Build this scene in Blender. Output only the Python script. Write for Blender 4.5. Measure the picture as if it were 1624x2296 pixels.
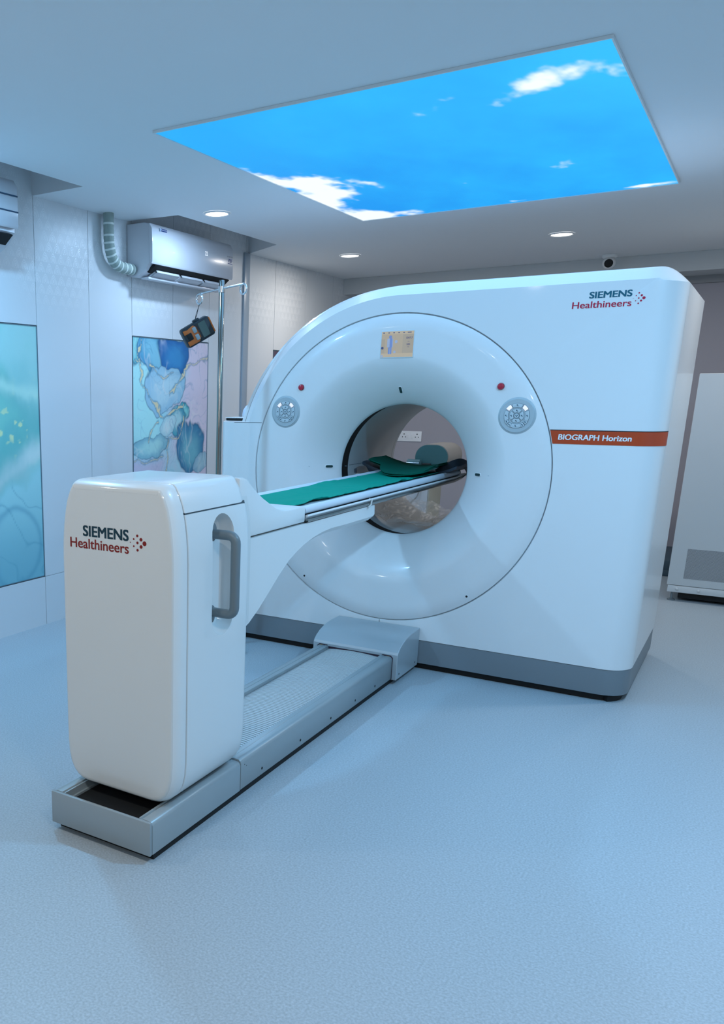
import bpy, bmesh, math, random
from math import sin, cos, pi, sqrt, radians, atan2, exp
from mathutils import Vector, Matrix, noise
random.seed(4)
for o in list(bpy.data.objects): bpy.data.objects.remove(o)
scn = bpy.context.scene
C = scn.collection

# ------------------------------------------------------------------ camera
YAW, PITCH, FPX, PX, PY = -0.6127, -0.2604, 1917.12, 346.91, 1395.47
W, H = 1624, 2296
cd = bpy.data.cameras.new('camera'); cam = bpy.data.objects.new('camera', cd); C.objects.link(cam)
fw = Vector((sin(YAW)*cos(PITCH), cos(YAW)*cos(PITCH), sin(PITCH)))
rt = Vector((cos(YAW), -sin(YAW), 0)); up = rt.cross(fw)
m = Matrix((rt, up, -fw)).transposed().to_4x4(); m.translation = Vector((1.6814, -4.634, 1.5051))
cam.matrix_world = m
cd.sensor_fit = 'HORIZONTAL'; cd.sensor_width = 36; cd.lens = FPX/W*36
cd.shift_x = (W/2-PX)/W; cd.shift_y = (PY-H/2)/W
cd.clip_start = 0.05
scn.camera = cam
# ------------------------------------------------------------------ light and exposure
vs = scn.view_settings
vs.view_transform = 'Standard'; vs.look = 'None'; vs.gamma = 1; vs.use_curve_mapping = False
vs.exposure = 0.12
world = bpy.data.worlds.new('world'); scn.world = world; world.use_nodes = True
world.node_tree.nodes['Background'].inputs[0].default_value = (0.02, 0.025, 0.03, 1)
SKY_STRENGTH = 1.0
SKY_LAMP = (13.0, (0.54, 0.74, 1.0))
WARM, NEUT, COOL, BLUE = (1,.96,.92), (.96,.98,1), (.46,.70,1), (.25,.61,1)     # lamp tints
# ------------------------------------------------------------------ helpers
def S(r, g, b):
    f = lambda c: (c/255/12.92) if c/255 <= .04045 else ((c/255+.055)/1.055)**2.4
    return (f(r), f(g), f(b))
MATS = {}
def mat(name, col=(.8,.8,.8), rough=.5, metal=0., spec=.5, coat=0., emit=None, estr=0., bump=None, speck=None, alpha=1., trans=0., ior=1.45):
    if name in MATS: return MATS[name]
    M = bpy.data.materials.new(name); M.use_nodes = True; nt = M.node_tree
    b = nt.nodes['Principled BSDF']
    b.inputs['Base Color'].default_value = (*col, 1); b.inputs['Roughness'].default_value = rough
    b.inputs['Metallic'].default_value = metal; b.inputs['Specular IOR Level'].default_value = spec
    b.inputs['Coat Weight'].default_value = coat; b.inputs['Coat Roughness'].default_value = .06
    b.inputs['Alpha'].default_value = alpha; b.inputs['Transmission Weight'].default_value = trans; b.inputs['IOR'].default_value = ior
    if emit: b.inputs['Emission Color'].default_value = (*emit, 1); b.inputs['Emission Strength'].default_value = estr
    if speck or bump:
        tc = nt.nodes.new('ShaderNodeTexCoord')
    if speck:   # (scale, amount, detail)
        n = nt.nodes.new('ShaderNodeTexNoise'); n.inputs['Scale'].default_value = speck[0]; n.inputs['Detail'].default_value = speck[2]
        r = nt.nodes.new('ShaderNodeMapRange'); r.inputs[1].default_value = .3; r.inputs[2].default_value = .7
        r.inputs[3].default_value = 1-speck[1]; r.inputs[4].default_value = 1+speck[1]
        x = nt.nodes.new('ShaderNodeVectorMath'); x.operation = 'SCALE'; x.inputs[0].default_value = col
        nt.links.new(tc.outputs['Object'], n.inputs['Vector']); nt.links.new(n.outputs['Fac'], r.inputs[0])
        nt.links.new(r.outputs[0], x.inputs['Scale']); nt.links.new(x.outputs[0], b.inputs['Base Color'])
    if bump:    # (scale, strength)
        n2 = nt.nodes.new('ShaderNodeTexNoise'); n2.inputs['Scale'].default_value = bump[0]; n2.inputs['Detail'].default_value = 3
        bp = nt.nodes.new('ShaderNodeBump'); bp.inputs['Strength'].default_value = bump[1]; bp.inputs['Distance'].default_value = .01
        nt.links.new(tc.outputs['Object'], n2.inputs['Vector']); nt.links.new(n2.outputs['Fac'], bp.inputs['Height']); nt.links.new(bp.outputs[0], b.inputs['Normal'])
    MATS[name] = M; return M

def link(name, verts, faces, mats, parent=None, smooth=35, fmi=None):
    me = bpy.data.meshes.new(name); me.from_pydata([tuple(v) for v in verts], [], [tuple(f) for f in faces]); me.update()
    bm = bmesh.new(); bm.from_mesh(me)
    bmesh.ops.remove_doubles(bm, verts=bm.verts, dist=1e-6)
    bmesh.ops.dissolve_degenerate(bm, dist=1e-6, edges=bm.edges)
    bmesh.ops.recalc_face_normals(bm, faces=bm.faces); bm.to_mesh(me); bm.free()
    if not isinstance(mats, (list, tuple)): mats = [mats]
    for q in mats: me.materials.append(q)
    if fmi and len(fmi) == len(me.polygons):
        for p, k in zip(me.polygons, fmi): p.material_index = k
    if smooth:
        for p in me.polygons: p.use_smooth = True
        me.set_sharp_from_angle(angle=radians(smooth))
    o = bpy.data.objects.new(name, me); C.objects.link(o)
    if parent is not None: attach(o, parent)
    return o
def attach(o, parent):
    o.parent = parent
    q = parent; off = Vector((0,0,0))
    o.matrix_parent_inverse = world_of(parent).inverted()
def world_of(o):
    if o.parent is None: return Matrix.LocRotScale(o.location, o.rotation_euler, o.scale)
    return world_of(o.parent) @ o.matrix_parent_inverse @ Matrix.LocRotScale(o.location, o.rotation_euler, o.scale)
def tag(o, label, cat, group=None, kind=None):
    o['label'] = label; o['category'] = cat
    if group: o['group'] = group
    if kind: o['kind'] = kind
    return o
def thing(name, loc, label, cat, group=None):
    o = bpy.data.objects.new(name, None); C.objects.link(o); o.location = loc; o.empty_display_size = .05
    return tag(o, label, cat, group)
def struct(o): o['kind'] = 'structure'; return o
class MB:
    """collects shapes into one mesh; each call may choose a material slot"""
    def __init__(s): s.v = []; s.f = []; s.mi = []
    def add(s, v, f, mi=0):
        n = len(s.v); s.v += [tuple(q) for q in v]; s.f += [tuple(i+n for i in q) for q in f]; s.mi += [mi]*len(f); return s
    def box(s, x0, x1, y0, y1, z0, z1, b=0., mi=0, seg=2, M=None):
        bm = bmesh.new(); bmesh.ops.create_cube(bm, size=1)
        for v in bm.verts: v.co = Vector((x0+(v.co.x+.5)*(x1-x0), y0+(v.co.y+.5)*(y1-y0), z0+(v.co.z+.5)*(z1-z0)))
        if b > 0: bmesh.ops.bevel(bm, geom=bm.edges[:], offset=b, segments=seg, affect='EDGES', profile=.5)
        bm.verts.index_update()
        vv = [M @ v.co if M else v.co.copy() for v in bm.verts]; ff = [[v.index for v in f.verts] for f in bm.faces]; bm.free()
        return s.add(vv, ff, mi)
    def loft(s, secs, closed=True, caps=True, mi=0):
        n = len(secs[0]); v = [p for q in secs for p in q]; f = []
        for k in range(len(secs)-1):
            for i in range(n if closed else n-1):
                j = (i+1) % n; f.append((k*n+i, k*n+j, (k+1)*n+j, (k+1)*n+i))
        if caps: f.append(tuple(range(n))); f.append(tuple((len(secs)-1)*n+i for i in range(n)))
        return s.add(v, f, mi)
    def lathe(s, prof, cx, cz, n=96, mi=0, closed=False):   # axis along Y, prof = (r, y)
        secs = [[(cx+r*cos(2*pi*i/n), y, cz+r*sin(2*pi*i/n)) for i in range(n)] for r, y in prof]
        if closed: secs.append(secs[0])
        return s.loft(secs, True, False, mi)
    def lathez(s, prof, cx, cy, n=32, mi=0, caps=True, M=None):  # axis along Z, prof = (r, z)
        secs = [[Vector((cx+r*cos(2*pi*i/n), cy+r*sin(2*pi*i/n), z)) for i in range(n)] for r, z in prof]
        if M: secs = [[M @ p for p in q] for q in secs]
        return s.loft(secs, True, caps, mi)
    def tube(s, pts, r, n=12, mi=0, caps=True, closed=False):
        pts = [Vector(p) for p in pts]; secs = []; N = len(pts); ref = None
        for i, p in enumerate(pts):
            a = pts[(i-1) % N] if (i > 0 or closed) else p; b = pts[(i+1) % N] if (i < N-1 or closed) else p
            t = (b-a).normalized()
            if ref is None: ref = t.orthogonal().normalized()
            else:
                ref = (ref - t*ref.dot(t)); ref = ref.normalized() if ref.length > 1e-6 else t.orthogonal().normalized()
            bi = t.cross(ref); rr = r[i] if isinstance(r, (list, tuple)) else r
            secs.append([p+ref*rr*cos(2*pi*k/n)+bi*rr*sin(2*pi*k/n) for k in range(n)])
        if closed: secs.append(secs[0]); caps = False
        return s.loft(secs, True, caps, mi)
    def prism(s, poly, axis, a, b, mi=0, bev=0., M=None):   # poly 2-D, extruded along axis from a to b
        def P(p, t): return {'x': (t, p[0], p[1]), 'y': (p[0], t, p[1]), 'z': (p[0], p[1], t)}[axis]
        if bev <= 0:
            secs = [[Vector(P(p, t)) for p in poly] for t in (a, b)]
        else:
            sg = 1 if b > a else -1; secs = []
            for ins, t in ((bev, a), (bev*.3, a+sg*bev*.3), (0, a+sg*bev), (0, b-sg*bev), (bev*.3, b-sg*bev*.3), (bev, b)):
                secs.append([Vector(P(p, t)) for p in inset(poly, ins)])
        if M: secs = [[M @ q for q in k] for k in secs]
        return s.loft(secs, True, True, mi)
    def sphere(s, c, r, nu=24, nv=12, mi=0, M=None):
        secs = []
        for k in range(nv+1):
            th = pi*k/nv; secs.append([Vector((r[0]*sin(th)*cos(2*pi*i/nu), r[1]*sin(th)*sin(2*pi*i/nu), r[2]*cos(th))) for i in range(nu)])
        secs = [[(M @ p if M else p)+Vector(c) for p in q] for q in secs]
        return s.loft(secs, True, False, mi)
    def grid(s, fn, nu, nv, mi=0):
        v = [fn(i/nu, j/nv) for j in range(nv+1) for i in range(nu+1)]
        f = [(j*(nu+1)+i, j*(nu+1)+i+1, (j+1)*(nu+1)+i+1, (j+1)*(nu+1)+i) for j in range(nv) for i in range(nu)]
        return s.add(v, f, mi)
    def sheet(s, fn, nu, nv, th, mi=0):   # a grid with thickness (downwards)
        top = [Vector(fn(i/nu, j/nv)) for j in range(nv+1) for i in range(nu+1)]; n = len(top)
        v = top+[p-Vector((0,0,th)) for p in top]; f = []
        g = lambda i, j: j*(nu+1)+i
        for j in range(nv):
            for i in range(nu):
                f.append((g(i,j), g(i+1,j), g(i+1,j+1), g(i,j+1))); f.append((n+g(i,j), n+g(i,j+1), n+g(i+1,j+1), n+g(i+1,j)))
        for i in range(nu):
            for j in (0, nv): f.append((g(i,j), g(i+1,j), n+g(i+1,j), n+g(i,j)))
        for j in range(nv):
            for i in (0, nu): f.append((g(i,j), g(i,j+1), n+g(i,j+1), n+g(i,j)))
        return s.add(v, f, mi)
    def disc(s, c, r, axis='y', n=24, d=.001, mi=0):
        x, y, z = c
        ps = [(r*cos(2*pi*i/n), r*sin(2*pi*i/n)) for i in range(n)]
        if axis == 'y': return s.prism([(x+a, z+b) for a, b in ps], 'y', y, y-d, mi)
        if axis == 'z': return s.prism([(x+a, y+b) for a, b in ps], 'z', z, z-d, mi)
        return s.prism([(y+a, z+b) for a, b in ps], 'x', x, x+d, mi)
    def obj(s, name, mats, parent=None, smooth=35): return link2(name, s, mats, parent, smooth)
def link2(name, mb, mats, parent, smooth):
    me = bpy.data.meshes.new(name); me.from_pydata(mb.v, [], mb.f)
    if not isinstance(mats, (list, tuple)): mats = [mats]
    for q in mats: me.materials.append(q)
    for p, k in zip(me.polygons, mb.mi): p.material_index = k
    bm = bmesh.new(); bm.from_mesh(me)
    bmesh.ops.remove_doubles(bm, verts=bm.verts, dist=2e-6)
    bmesh.ops.dissolve_degenerate(bm, dist=2e-6, edges=bm.edges)
    bmesh.ops.recalc_face_normals(bm, faces=bm.faces); bm.to_mesh(me); bm.free()
    if smooth:
        for p in me.polygons: p.use_smooth = True
        me.set_sharp_from_angle(angle=radians(smooth))
    o = bpy.data.objects.new(name, me); C.objects.link(o)
    if parent is not None: attach(o, parent)
    return o
def inset(poly, d):
    if d == 0: return list(poly)
    n = len(poly); A = sum(poly[i][0]*poly[(i+1)%n][1]-poly[(i+1)%n][0]*poly[i][1] for i in range(n)); sg = 1 if A > 0 else -1
    out = []
    for i in range(n):
        a, b, c = Vector(poly[i-1]), Vector(poly[i]), Vector(poly[(i+1) % n])
        e1 = (b-a).normalized(); e2 = (c-b).normalized()
        n1 = Vector((-e1.y, e1.x))*sg; n2 = Vector((-e2.y, e2.x))*sg
        k = n1+n2; L = k.length_squared
        out.append(tuple(b + (k*(2*d/L) if L > .3 else n1*d)))
    return out
def rrect(x0, x1, z0, z1, r, n=5):
    out = []
    for cx, cz, a in ((x1-r, z1-r, 0), (x0+r, z1-r, 90), (x0+r, z0+r, 180), (x1-r, z0+r, 270)):
        for k in range(n+1): t = radians(a+90*k/n); out.append((cx+r*cos(t), cz+r*sin(t)))
    return out
def smooth_path(pts, n=8):   # Catmull-Rom
    pts = [Vector(p) for p in pts]; out = []
    for i in range(len(pts)-1):
        p0 = pts[max(i-1, 0)]; p1 = pts[i]; p2 = pts[i+1]; p3 = pts[min(i+2, len(pts)-1)]
        for k in range(n):
            t = k/n
            out.append(.5*((2*p1)+(p2-p0)*t+(2*p0-5*p1+4*p2-p3)*t*t+(3*p1-p0-3*p2+p3)*t**3))
    out.append(pts[-1]); return out
def text(mb, body, x0, x1, z0, capz, frame, bold=.012, shear=0., d=.0006, mi=0):
    """lettering whose ink spans x0..x1 and whose capitals stand z0..capz, placed by frame(x, z, depth) -> point"""
    cu = bpy.data.curves.new('t', 'FONT'); cu.body = body; cu.size = 1; cu.shear = shear; cu.resolution_u = 6
    o = bpy.data.objects.new('t', cu); C.objects.link(o)
    c2 = bpy.data.curves.new('h', 'FONT'); c2.body = 'H'; c2.size = 1; o2 = bpy.data.objects.new('h', c2); C.objects.link(o2)
    dg = bpy.context.evaluated_depsgraph_get()
    me = bpy.data.meshes.new_from_object(o.evaluated_get(dg)); mh = bpy.data.meshes.new_from_object(o2.evaluated_get(dg))
    hy = [v.co.y for v in mh.vertices]; hb, ht = min(hy), max(hy)
    xs = [v.co.x for v in me.vertices]; a, b = min(xs), max(xs)
    sx = (x1-x0)/(b-a); sz = (capz-z0)/(ht-hb)
    offs = [(0, 0)] if bold <= 0 else [(i*bold, j*bold) for i in (-1, -.33, .33, 1) for j in (-.5, .5)]
    for k, (ox, oy) in enumerate(offs):     # overlapping copies thicken the strokes
        vv = [frame(x0+(v.co.x+ox-a)*sx, z0+(v.co.y+oy-hb)*sz, d+k*2e-6) for v in me.vertices]
        mb.add(vv, [tuple(p.vertices) for p in me.polygons], mi)
    for q in (o, o2): bpy.data.objects.remove(q)
    for q in (me, mh): bpy.data.meshes.remove(q)
    return mb
def fronty(y): return lambda x, z, d: (x, -abs(y)-d if abs(y) < 1 else y-d, z)
def fbm(x, y, z=0., o=4):
    return noise.fractal(Vector((x, y, z)), .9, 2.1, o, noise_basis='PERLIN_ORIGINAL')
def mixc(a, b, t): t = min(1, max(0, t)); return tuple(p+(q-p)*t for p, q in zip(a, b))
def sstep(a, b, x): t = min(1, max(0, (x-a)/(b-a))); return t*t*(3-2*t)
def paint(o, fn):
    """printed picture: a colour for every vertex of the print"""
    me = o.data; ca = me.color_attributes.new('print', 'FLOAT_COLOR', 'POINT')
    for i, v in enumerate(me.vertices): ca.data[i].color = (*fn(v.co), 1)
def attr_mat(name, rough, estr=None, coat=0.):
    M = bpy.data.materials.new(name); M.use_nodes = True; nt = M.node_tree; b = nt.nodes['Principled BSDF']
    a = nt.nodes.new('ShaderNodeAttribute'); a.attribute_name = 'print'
    b.inputs['Roughness'].default_value = rough; b.inputs['Coat Weight'].default_value = coat
    if estr is None: nt.links.new(a.outputs['Color'], b.inputs['Base Color'])
    else:
        b.inputs['Base Color'].default_value = (.03,.03,.03,1); b.inputs['Specular IOR Level'].default_value = .1
        nt.links.new(a.outputs['Color'], b.inputs['Emission Color']); b.inputs['Emission Strength'].default_value = estr
    return M

# ------------------------------------------------------------------ materials
M_white = mat('white_plastic', (.80,.81,.81), .32, coat=.25)
M_pedw = mat('pedestal_plastic', (.76,.77,.76), .3, coat=.35)
M_gloss = mat('gloss_panel', (.70,.71,.69), .12, coat=.5)
M_groove = mat('seam_dark', (.06,.085,.10), .7)
M_black = mat('black_gap', (.006,.007,.008), .7)
M_skirt = mat('skirt_grey', (.20,.235,.26), .42)
M_track = mat('track_silver', (.34,.39,.41), .34, metal=.2)
M_slat = mat('slat_aluminium', (.58,.61,.62), .4, metal=.25)
M_chrome = mat('chrome', (.75,.76,.77), .12, metal=1.)
M_steel = mat('stainless', (.26,.27,.26), .13, metal=1.)
M_ceil = mat('ceiling_paint', (.80,.83,.85), .7, bump=(220, .03))
M_beam = mat('beam_paint', (.55,.57,.58), .7)
M_backw = mat('back_wall_paint', (.40,.375,.41), .65, bump=(150, .04))
M_otherw = mat('side_wall_paint', (.72,.72,.70), .65)
M_tunnel = mat('tunnel_grey', (.45,.46,.46), .42)
M_green = mat('green_cloth', (.0,.30,.215), .85, spec=.15, bump=(600, .10))
M_mattress = mat('mattress_vinyl', (.66,.72,.78), .4)
M_navy = mat('navy_vinyl', (.035,.065,.10), .42)
M_handle = mat('handle_grey', (.16,.20,.22), .38)
M_red = mat('red_button', (.50,.012,.04), .3, coat=.4)
M_band = mat('orange_red_band', (.52,.052,.008), .35, coat=.3)
M_teal = mat('teal_letters', (.0,.115,.17), .4)
M_crim = mat('crimson_letters', (.50,.012,.055), .4)
M_teal_shade = mat('shaded_teal_letters', (.003,.035,.055), .4)  # same teal lettering, the pedestal's light put in as a darker colour
M_crim_shade = mat('shaded_crimson_letters', (.22,.008,.004), .4)  # same crimson lettering, darkened in colour for how the pedestal is lit
M_letw = mat('white_letters', (.85,.85,.85), .4)
M_pad = mat('keypad_grey', (.44,.51,.54), .38)
M_key = mat('key_grey', (.54,.61,.64), .35)
M_glyph = mat('key_glyph', (.03,.09,.13), .5)
M_keylit = mat('lit_key', (.7,.7,.75), .4, emit=(1,.85,.9), estr=.5)
M_acw = mat('air_conditioner_white', (.62,.63,.67), .25, coat=.3)
M_cab = mat('cabinet_paint', (.66,.68,.68), .4)
M_rubber = mat('rubber_black', (.02,.022,.025), .5)

# ------------------------------------------------------------------ room
XW, ZC, YB, YBEAM = -2.143, 2.655, 4.60, 4.20
XR, YF = 3.6, -7.0
# floor: speckled vinyl
M_floor = mat('vinyl_floor', (.385,.445,.485), .38, spec=.35, speck=(140, .16, 4), bump=(90, .03))
struct(MB().box(XW-.1, XR+.1, YF-.1, YB+.1, -.1, 0).obj('floor', M_floor, smooth=0))
# ceiling with two notches cut for the air conditioners
def ceiling():
    mb = MB(); xn = -1.743; T = 2.99
    def quad(a, b, c, d): mb.add([a, b, c, d], [(0,1,2,3)])
    def flat(poly, z=ZC): mb.add([(x, y, z) for x, y in poly], [tuple(range(len(poly)))])
    flat([(xn, YF), (XR, YF), (XR, YB), (xn, YB)])
    N = [[(-2.143,-2.1),(xn,-2.1),(xn,-.478),(-2.143,-.472)], [(-2.143,.476),(xn,.508),(xn,1.925),(-2.143,2.19)]]
    flat([(XW, YF), (xn, YF), (xn, -2.1), (XW, -2.1)])
    flat([(XW, -.472), (xn, -.478), (xn, .508), (XW, .476)])
    flat([(XW, 2.19), (xn, 1.925), (xn, YB), (XW, YB)])
    for n in N:
        flat(n, T)
        for k in (0, 1, 2): 
            a, b = n[k], n[k+1]; quad((*a, ZC), (*b, ZC), (*b, T), (*a, T))
    return struct(mb.obj('ceiling', M_ceil, smooth=0))
ceiling()
# left wall: laminate panels with dark joints and glossy relief peacock-feather arches, their patchy sheen painted lighter higher up
def wall_mat():
    M = bpy.data.materials.new('laminate_panel'); M.use_nodes = True; nt = M.node_tree; N = nt.nodes; L = nt.links
    b = N['Principled BSDF']; b.inputs['Base Color'].default_value = (.74,.755,.77,1); b.inputs['Roughness'].default_value = .34
    tc = N.new('ShaderNodeTexCoord'); sp = N.new('ShaderNodeSeparateXYZ'); L.new(tc.outputs['Object'], sp.inputs[0])
    def mth(op, a, c=None, cl=False):
        n = N.new('ShaderNodeMath'); n.operation = op; n.use_clamp = cl
        for k, v in enumerate((a, c)):
            if v is None: continue
            if isinstance(v, (int, float)): n.inputs[k].default_value = v
            else: L.new(v, n.inputs[k])
        return n.outputs[0]
    y = mth('MULTIPLY', sp.outputs['Y'], 1/.075); z = mth('MULTIPLY', sp.outputs['Z'], 1/.062)
    row = mth('FLOOR', z); odd = mth('MODULO', row, 2.)
    fy = mth('SUBTRACT', mth('FRACT', mth('ADD', y, mth('MULTIPLY', odd, .5))), .5)
    fz = mth('SUBTRACT', mth('FRACT', z), .35)
    # teardrop distance: narrower towards the top
    wy = mth('DIVIDE', fy, mth('SUBTRACT', .62, mth('MULTIPLY', fz, .55)))
    d = mth('SQRT', mth('ADD', mth('MULTIPLY', wy, wy), mth('MULTIPLY', fz, fz)))
    def ring(r, w): return mth('SUBTRACT', 1., mth('MULTIPLY', mth('ABSOLUTE', mth('SUBTRACT', d, r)), 1/w), True)
    pat = mth('MAXIMUM', ring(.56, .09), mth('MAXIMUM', ring(.33, .08), ring(.1, .1)))
    up = mth('GREATER_THAN', fz, -.28); pat = mth('MULTIPLY', pat, up)
    n = N.new('ShaderNodeTexNoise'); n.inputs['Scale'].default_value = 1.9; n.inputs['Detail'].default_value = 1; L.new(tc.outputs['Object'], n.inputs['Vector'])
    cl = N.new('ShaderNodeMapRange'); cl.inputs[1].default_value = .47; cl.inputs[2].default_value = .66; L.new(n.outputs['Fac'], cl.inputs[0])
    h = N.new('ShaderNodeMapRange'); h.inputs[1].default_value = 1.98; h.inputs[2].default_value = 2.3; L.new(sp.outputs['Z'], h.inputs[0])
    mask = mth('MULTIPLY', mth('MULTIPLY', pat, cl.outputs[0]), h.outputs[0])
    mx = N.new('ShaderNodeMix'); mx.data_type = 'RGBA'; mx.inputs['A'].default_value = (.70,.725,.745,1); mx.inputs['B'].default_value = (.97,.98,.99,1)  # lighter arches: reflected sheen put into the base colour
    L.new(mth('MULTIPLY', mask, .95), mx.inputs['Factor']); L.new(mx.outputs['Result'], b.inputs['Base Color'])
    L.new(mth('SUBTRACT', .36, mth('MULTIPLY', mask, .16)), b.inputs['Roughness'])
    bp = N.new('ShaderNodeBump'); bp.inputs['Strength'].default_value = .12; bp.inputs['Distance'].default_value = .004
    L.new(mask, bp.inputs['Height']); L.new(bp.outputs[0], b.inputs['Normal'])
    return M
M_lam = wall_mat()
mb = MB(); mb.box(XW-.12, XW-.012, YF-.1, YB+.1, 0, 3.05, mi=1)
edges = [-7.0,-6.2,-5.4,-4.6,-3.8,-2.6,-1.52,-.467,.048,.526,1.566,2.145,2.69,3.33,3.94,4.62]
ART = [(-1.52,-.467,.33,1.917), (.526,1.566,.33,1.908), (2.69,3.33,.33,1.897)]
g = .0022
for a, b in zip(edges[:-1], edges[1:]):
    art = [q for q in ART if abs(q[0]-a) < .01]
    cells = [(a, b, 0, .33-g)]
    if art:
        q = art[0]
        if b-a > .9: mid = (a+b)/2; cells += [(a, mid, q[3]+.004, 3.05), (mid, b, q[3]+.004, 3.05)]
        else: cells.append((a, b, q[3]+.004, 3.05))
    else: cells.append((a, b, .33, 3.05))
    for y0, y1, z0, z1 in cells: mb.box(XW-.014, XW, y0+g, y1-g, z0, z1)
struct(mb.obj('wall_left', [M_lam, M_groove], smooth=0))
struct(MB().box(XW, XR+.1, YB, YB+.12, 0, 2.7).obj('wall_back', M_backw, smooth=0))
struct(MB().box(XR, XR+.12, YF-.1, YB+.12, 0, 2.7).obj('wall_right', M_otherw, smooth=0))
struct(MB().box(XW, XR+.1, YF-.12, YF, 0, 2.7).obj('wall_front', M_otherw, smooth=0))
struct(MB().box(XW+.001, XR-.001, YBEAM, YB, 2.503, ZC-.001).obj('trim_1', M_beam, smooth=0))
struct(MB().box(XW+.001, XR-.001, YB-.03, YB, 2.44, 2.503).obj('trim_2', mat('cornice_grey', (.28,.28,.29), .6), smooth=0))
struct(MB().box(XW+.001, XW+.018, 2.10, 2.19, .001, ZC-.001, .003).obj('trim_3', mat('pilaster_blue', (.33,.40,.47), .3)))
mb = MB(); mb.box(.2, XR-.001, 3.78, YB-.001, .001, .135, .008); mb.box(.2, XR-.001, 3.76, 3.80, .001, .05, .004)
struct(mb.obj('trim_4', mat('plinth_vinyl', (.05,.09,.12), .45)))
struct(MB().box(XW+.001, .2, YB-.016, YB-.001, .001, .13, .004).obj('baseboard_back', MATS['plinth_vinyl']))

# ------------------------------------------------------------------ lit sky panel in the ceiling
SX0, SX1, SY0, SY1 = -.79, 1.06, -1.12, 1.345
def skycol(p):
    x, y = p.x, p.y
    n = fbm(x*2.6+3, y*1.5+1.7, 0, 5); n2 = fbm(x*7+9, y*4.2, 2, 4)
    e = (x-SX0)
    m = .55*exp(-((e-.02-.10*sin(y*5))/.26)**2)*sstep(-.55,-.1,y)+ .42*exp(-((y-1.25)/.16)**2)*exp(-((x+.55)/.33)**2)
    m += .35*exp(-((y-1.30)/.045)**2)*(exp(-((x-.26)/.16)**2)+1.1*exp(-((x-.82)/.17)**2))
    m += .35*exp(-((y+.75)/.2)**2)*exp(-((x-.5)/.5)**2)
    c = sstep(.27, .52, m+.30*n+.22*n2)
    blue = mixc((.004,.30,.84), (.012,.42,.91), .5+.6*n+.35*(x-.2))
    blue = mixc(blue, (.025,.50,.95), .4*sstep(.5,-1.,y)+.25*sstep(.6,1.1,x))
    return mixc(blue, (.86,.95,1.0), c)
sky = thing('sky_light_panel', ((SX0+SX1)/2, (SY0+SY1)/2, ZC), 'large backlit ceiling panel printed with blue sky and white clouds', 'ceiling panel')
o = MB().grid(lambda u, v: (SX0+u*(SX1-SX0), SY0+v*(SY1-SY0), ZC-.008), 220, 260).obj('diffuser', attr_mat('sky_print', .5, SKY_STRENGTH), sky, smooth=0)
paint(o, skycol)
mb = MB(); t = .006
for x0, x1, y0, y1 in ((SX0-t,SX1+t,SY0-t,SY0),(SX0-t,SX1+t,SY1,SY1+t),(SX0-t,SX0,SY0,SY1),(SX1,SX1+t,SY0,SY1)): mb.box(x0, x1, y0, y1, ZC-.012, ZC-.0005)
mb.obj('frame', mat('panel_frame', (.75,.8,.82), .4), sky, smooth=0)
ld = bpy.data.lights.new('sky_panel_lamp', 'AREA'); ld.shape = 'RECTANGLE'; ld.size = SX1-SX0; ld.size_y = SY1-SY0
ld.energy = SKY_LAMP[0]; ld.color = SKY_LAMP[1]
lo = bpy.data.objects.new('sky_panel_lamp', ld); C.objects.link(lo); lo.location = ((SX0+SX1)/2, (SY0+SY1)/2, ZC-.014)

# ------------------------------------------------------------------ recessed downlights
M_lens = mat('downlight_lens', (.9,.9,.9), .5, emit=(1,.98,.95), estr=6.)
M_rim = mat('downlight_rim', (.8,.8,.8), .4)
LIGHTS = [(-1.499,.60,'round recessed downlight in ceiling beside the air conditioner with the cooling pipe', 11, COOL),
          (-1.475,2.76,'round recessed downlight in ceiling corner, near the panelled left wall beyond the sky panel', 9.5, WARM),
          (.205,2.71,'round recessed downlight in ceiling above the scanner, nearest the dome security camera', 9.5, WARM),
          (1.90,2.71,None,9.5,WARM), (1.90,.60,None,11,NEUT), (-1.499,-1.55,'round recessed downlight in ceiling near the air conditioner cut off by the left edge',26,BLUE),
          (1.90,-1.55,None,43,BLUE), (-1.499,-3.7,None,9,WARM), (.205,-3.7,None,9,WARM), (1.90,-3.7,None,14,WARM), (-.6,-5.7,None,9,WARM), (1.6,-5.7,None,9,WARM)]
for x, y, lab, watts, tint in LIGHTS:
    if lab:
        t = thing('ceiling_downlight', (x, y, ZC), lab, 'ceiling light', 'recessed ceiling downlights')
        MB().lathez([(.072, ZC-.001), (.072, ZC-.006), (.080, ZC-.010), (.088, ZC-.006), (.090, ZC-.001)], x, y, 40, caps=False).obj('rim', M_rim, t)
        MB().disc((x, y, ZC-.003), .0725, 'z', 40, .003).obj('lens', M_lens, t)
    ld = bpy.data.lights.new('downlight_lamp', 'AREA'); ld.shape = 'DISK'; ld.size = .14; ld.energy = watts; ld.color = tint
    lo = bpy.data.objects.new('downlight_lamp', ld); C.objects.link(lo); lo.location = (x, y, ZC-.012)

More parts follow.
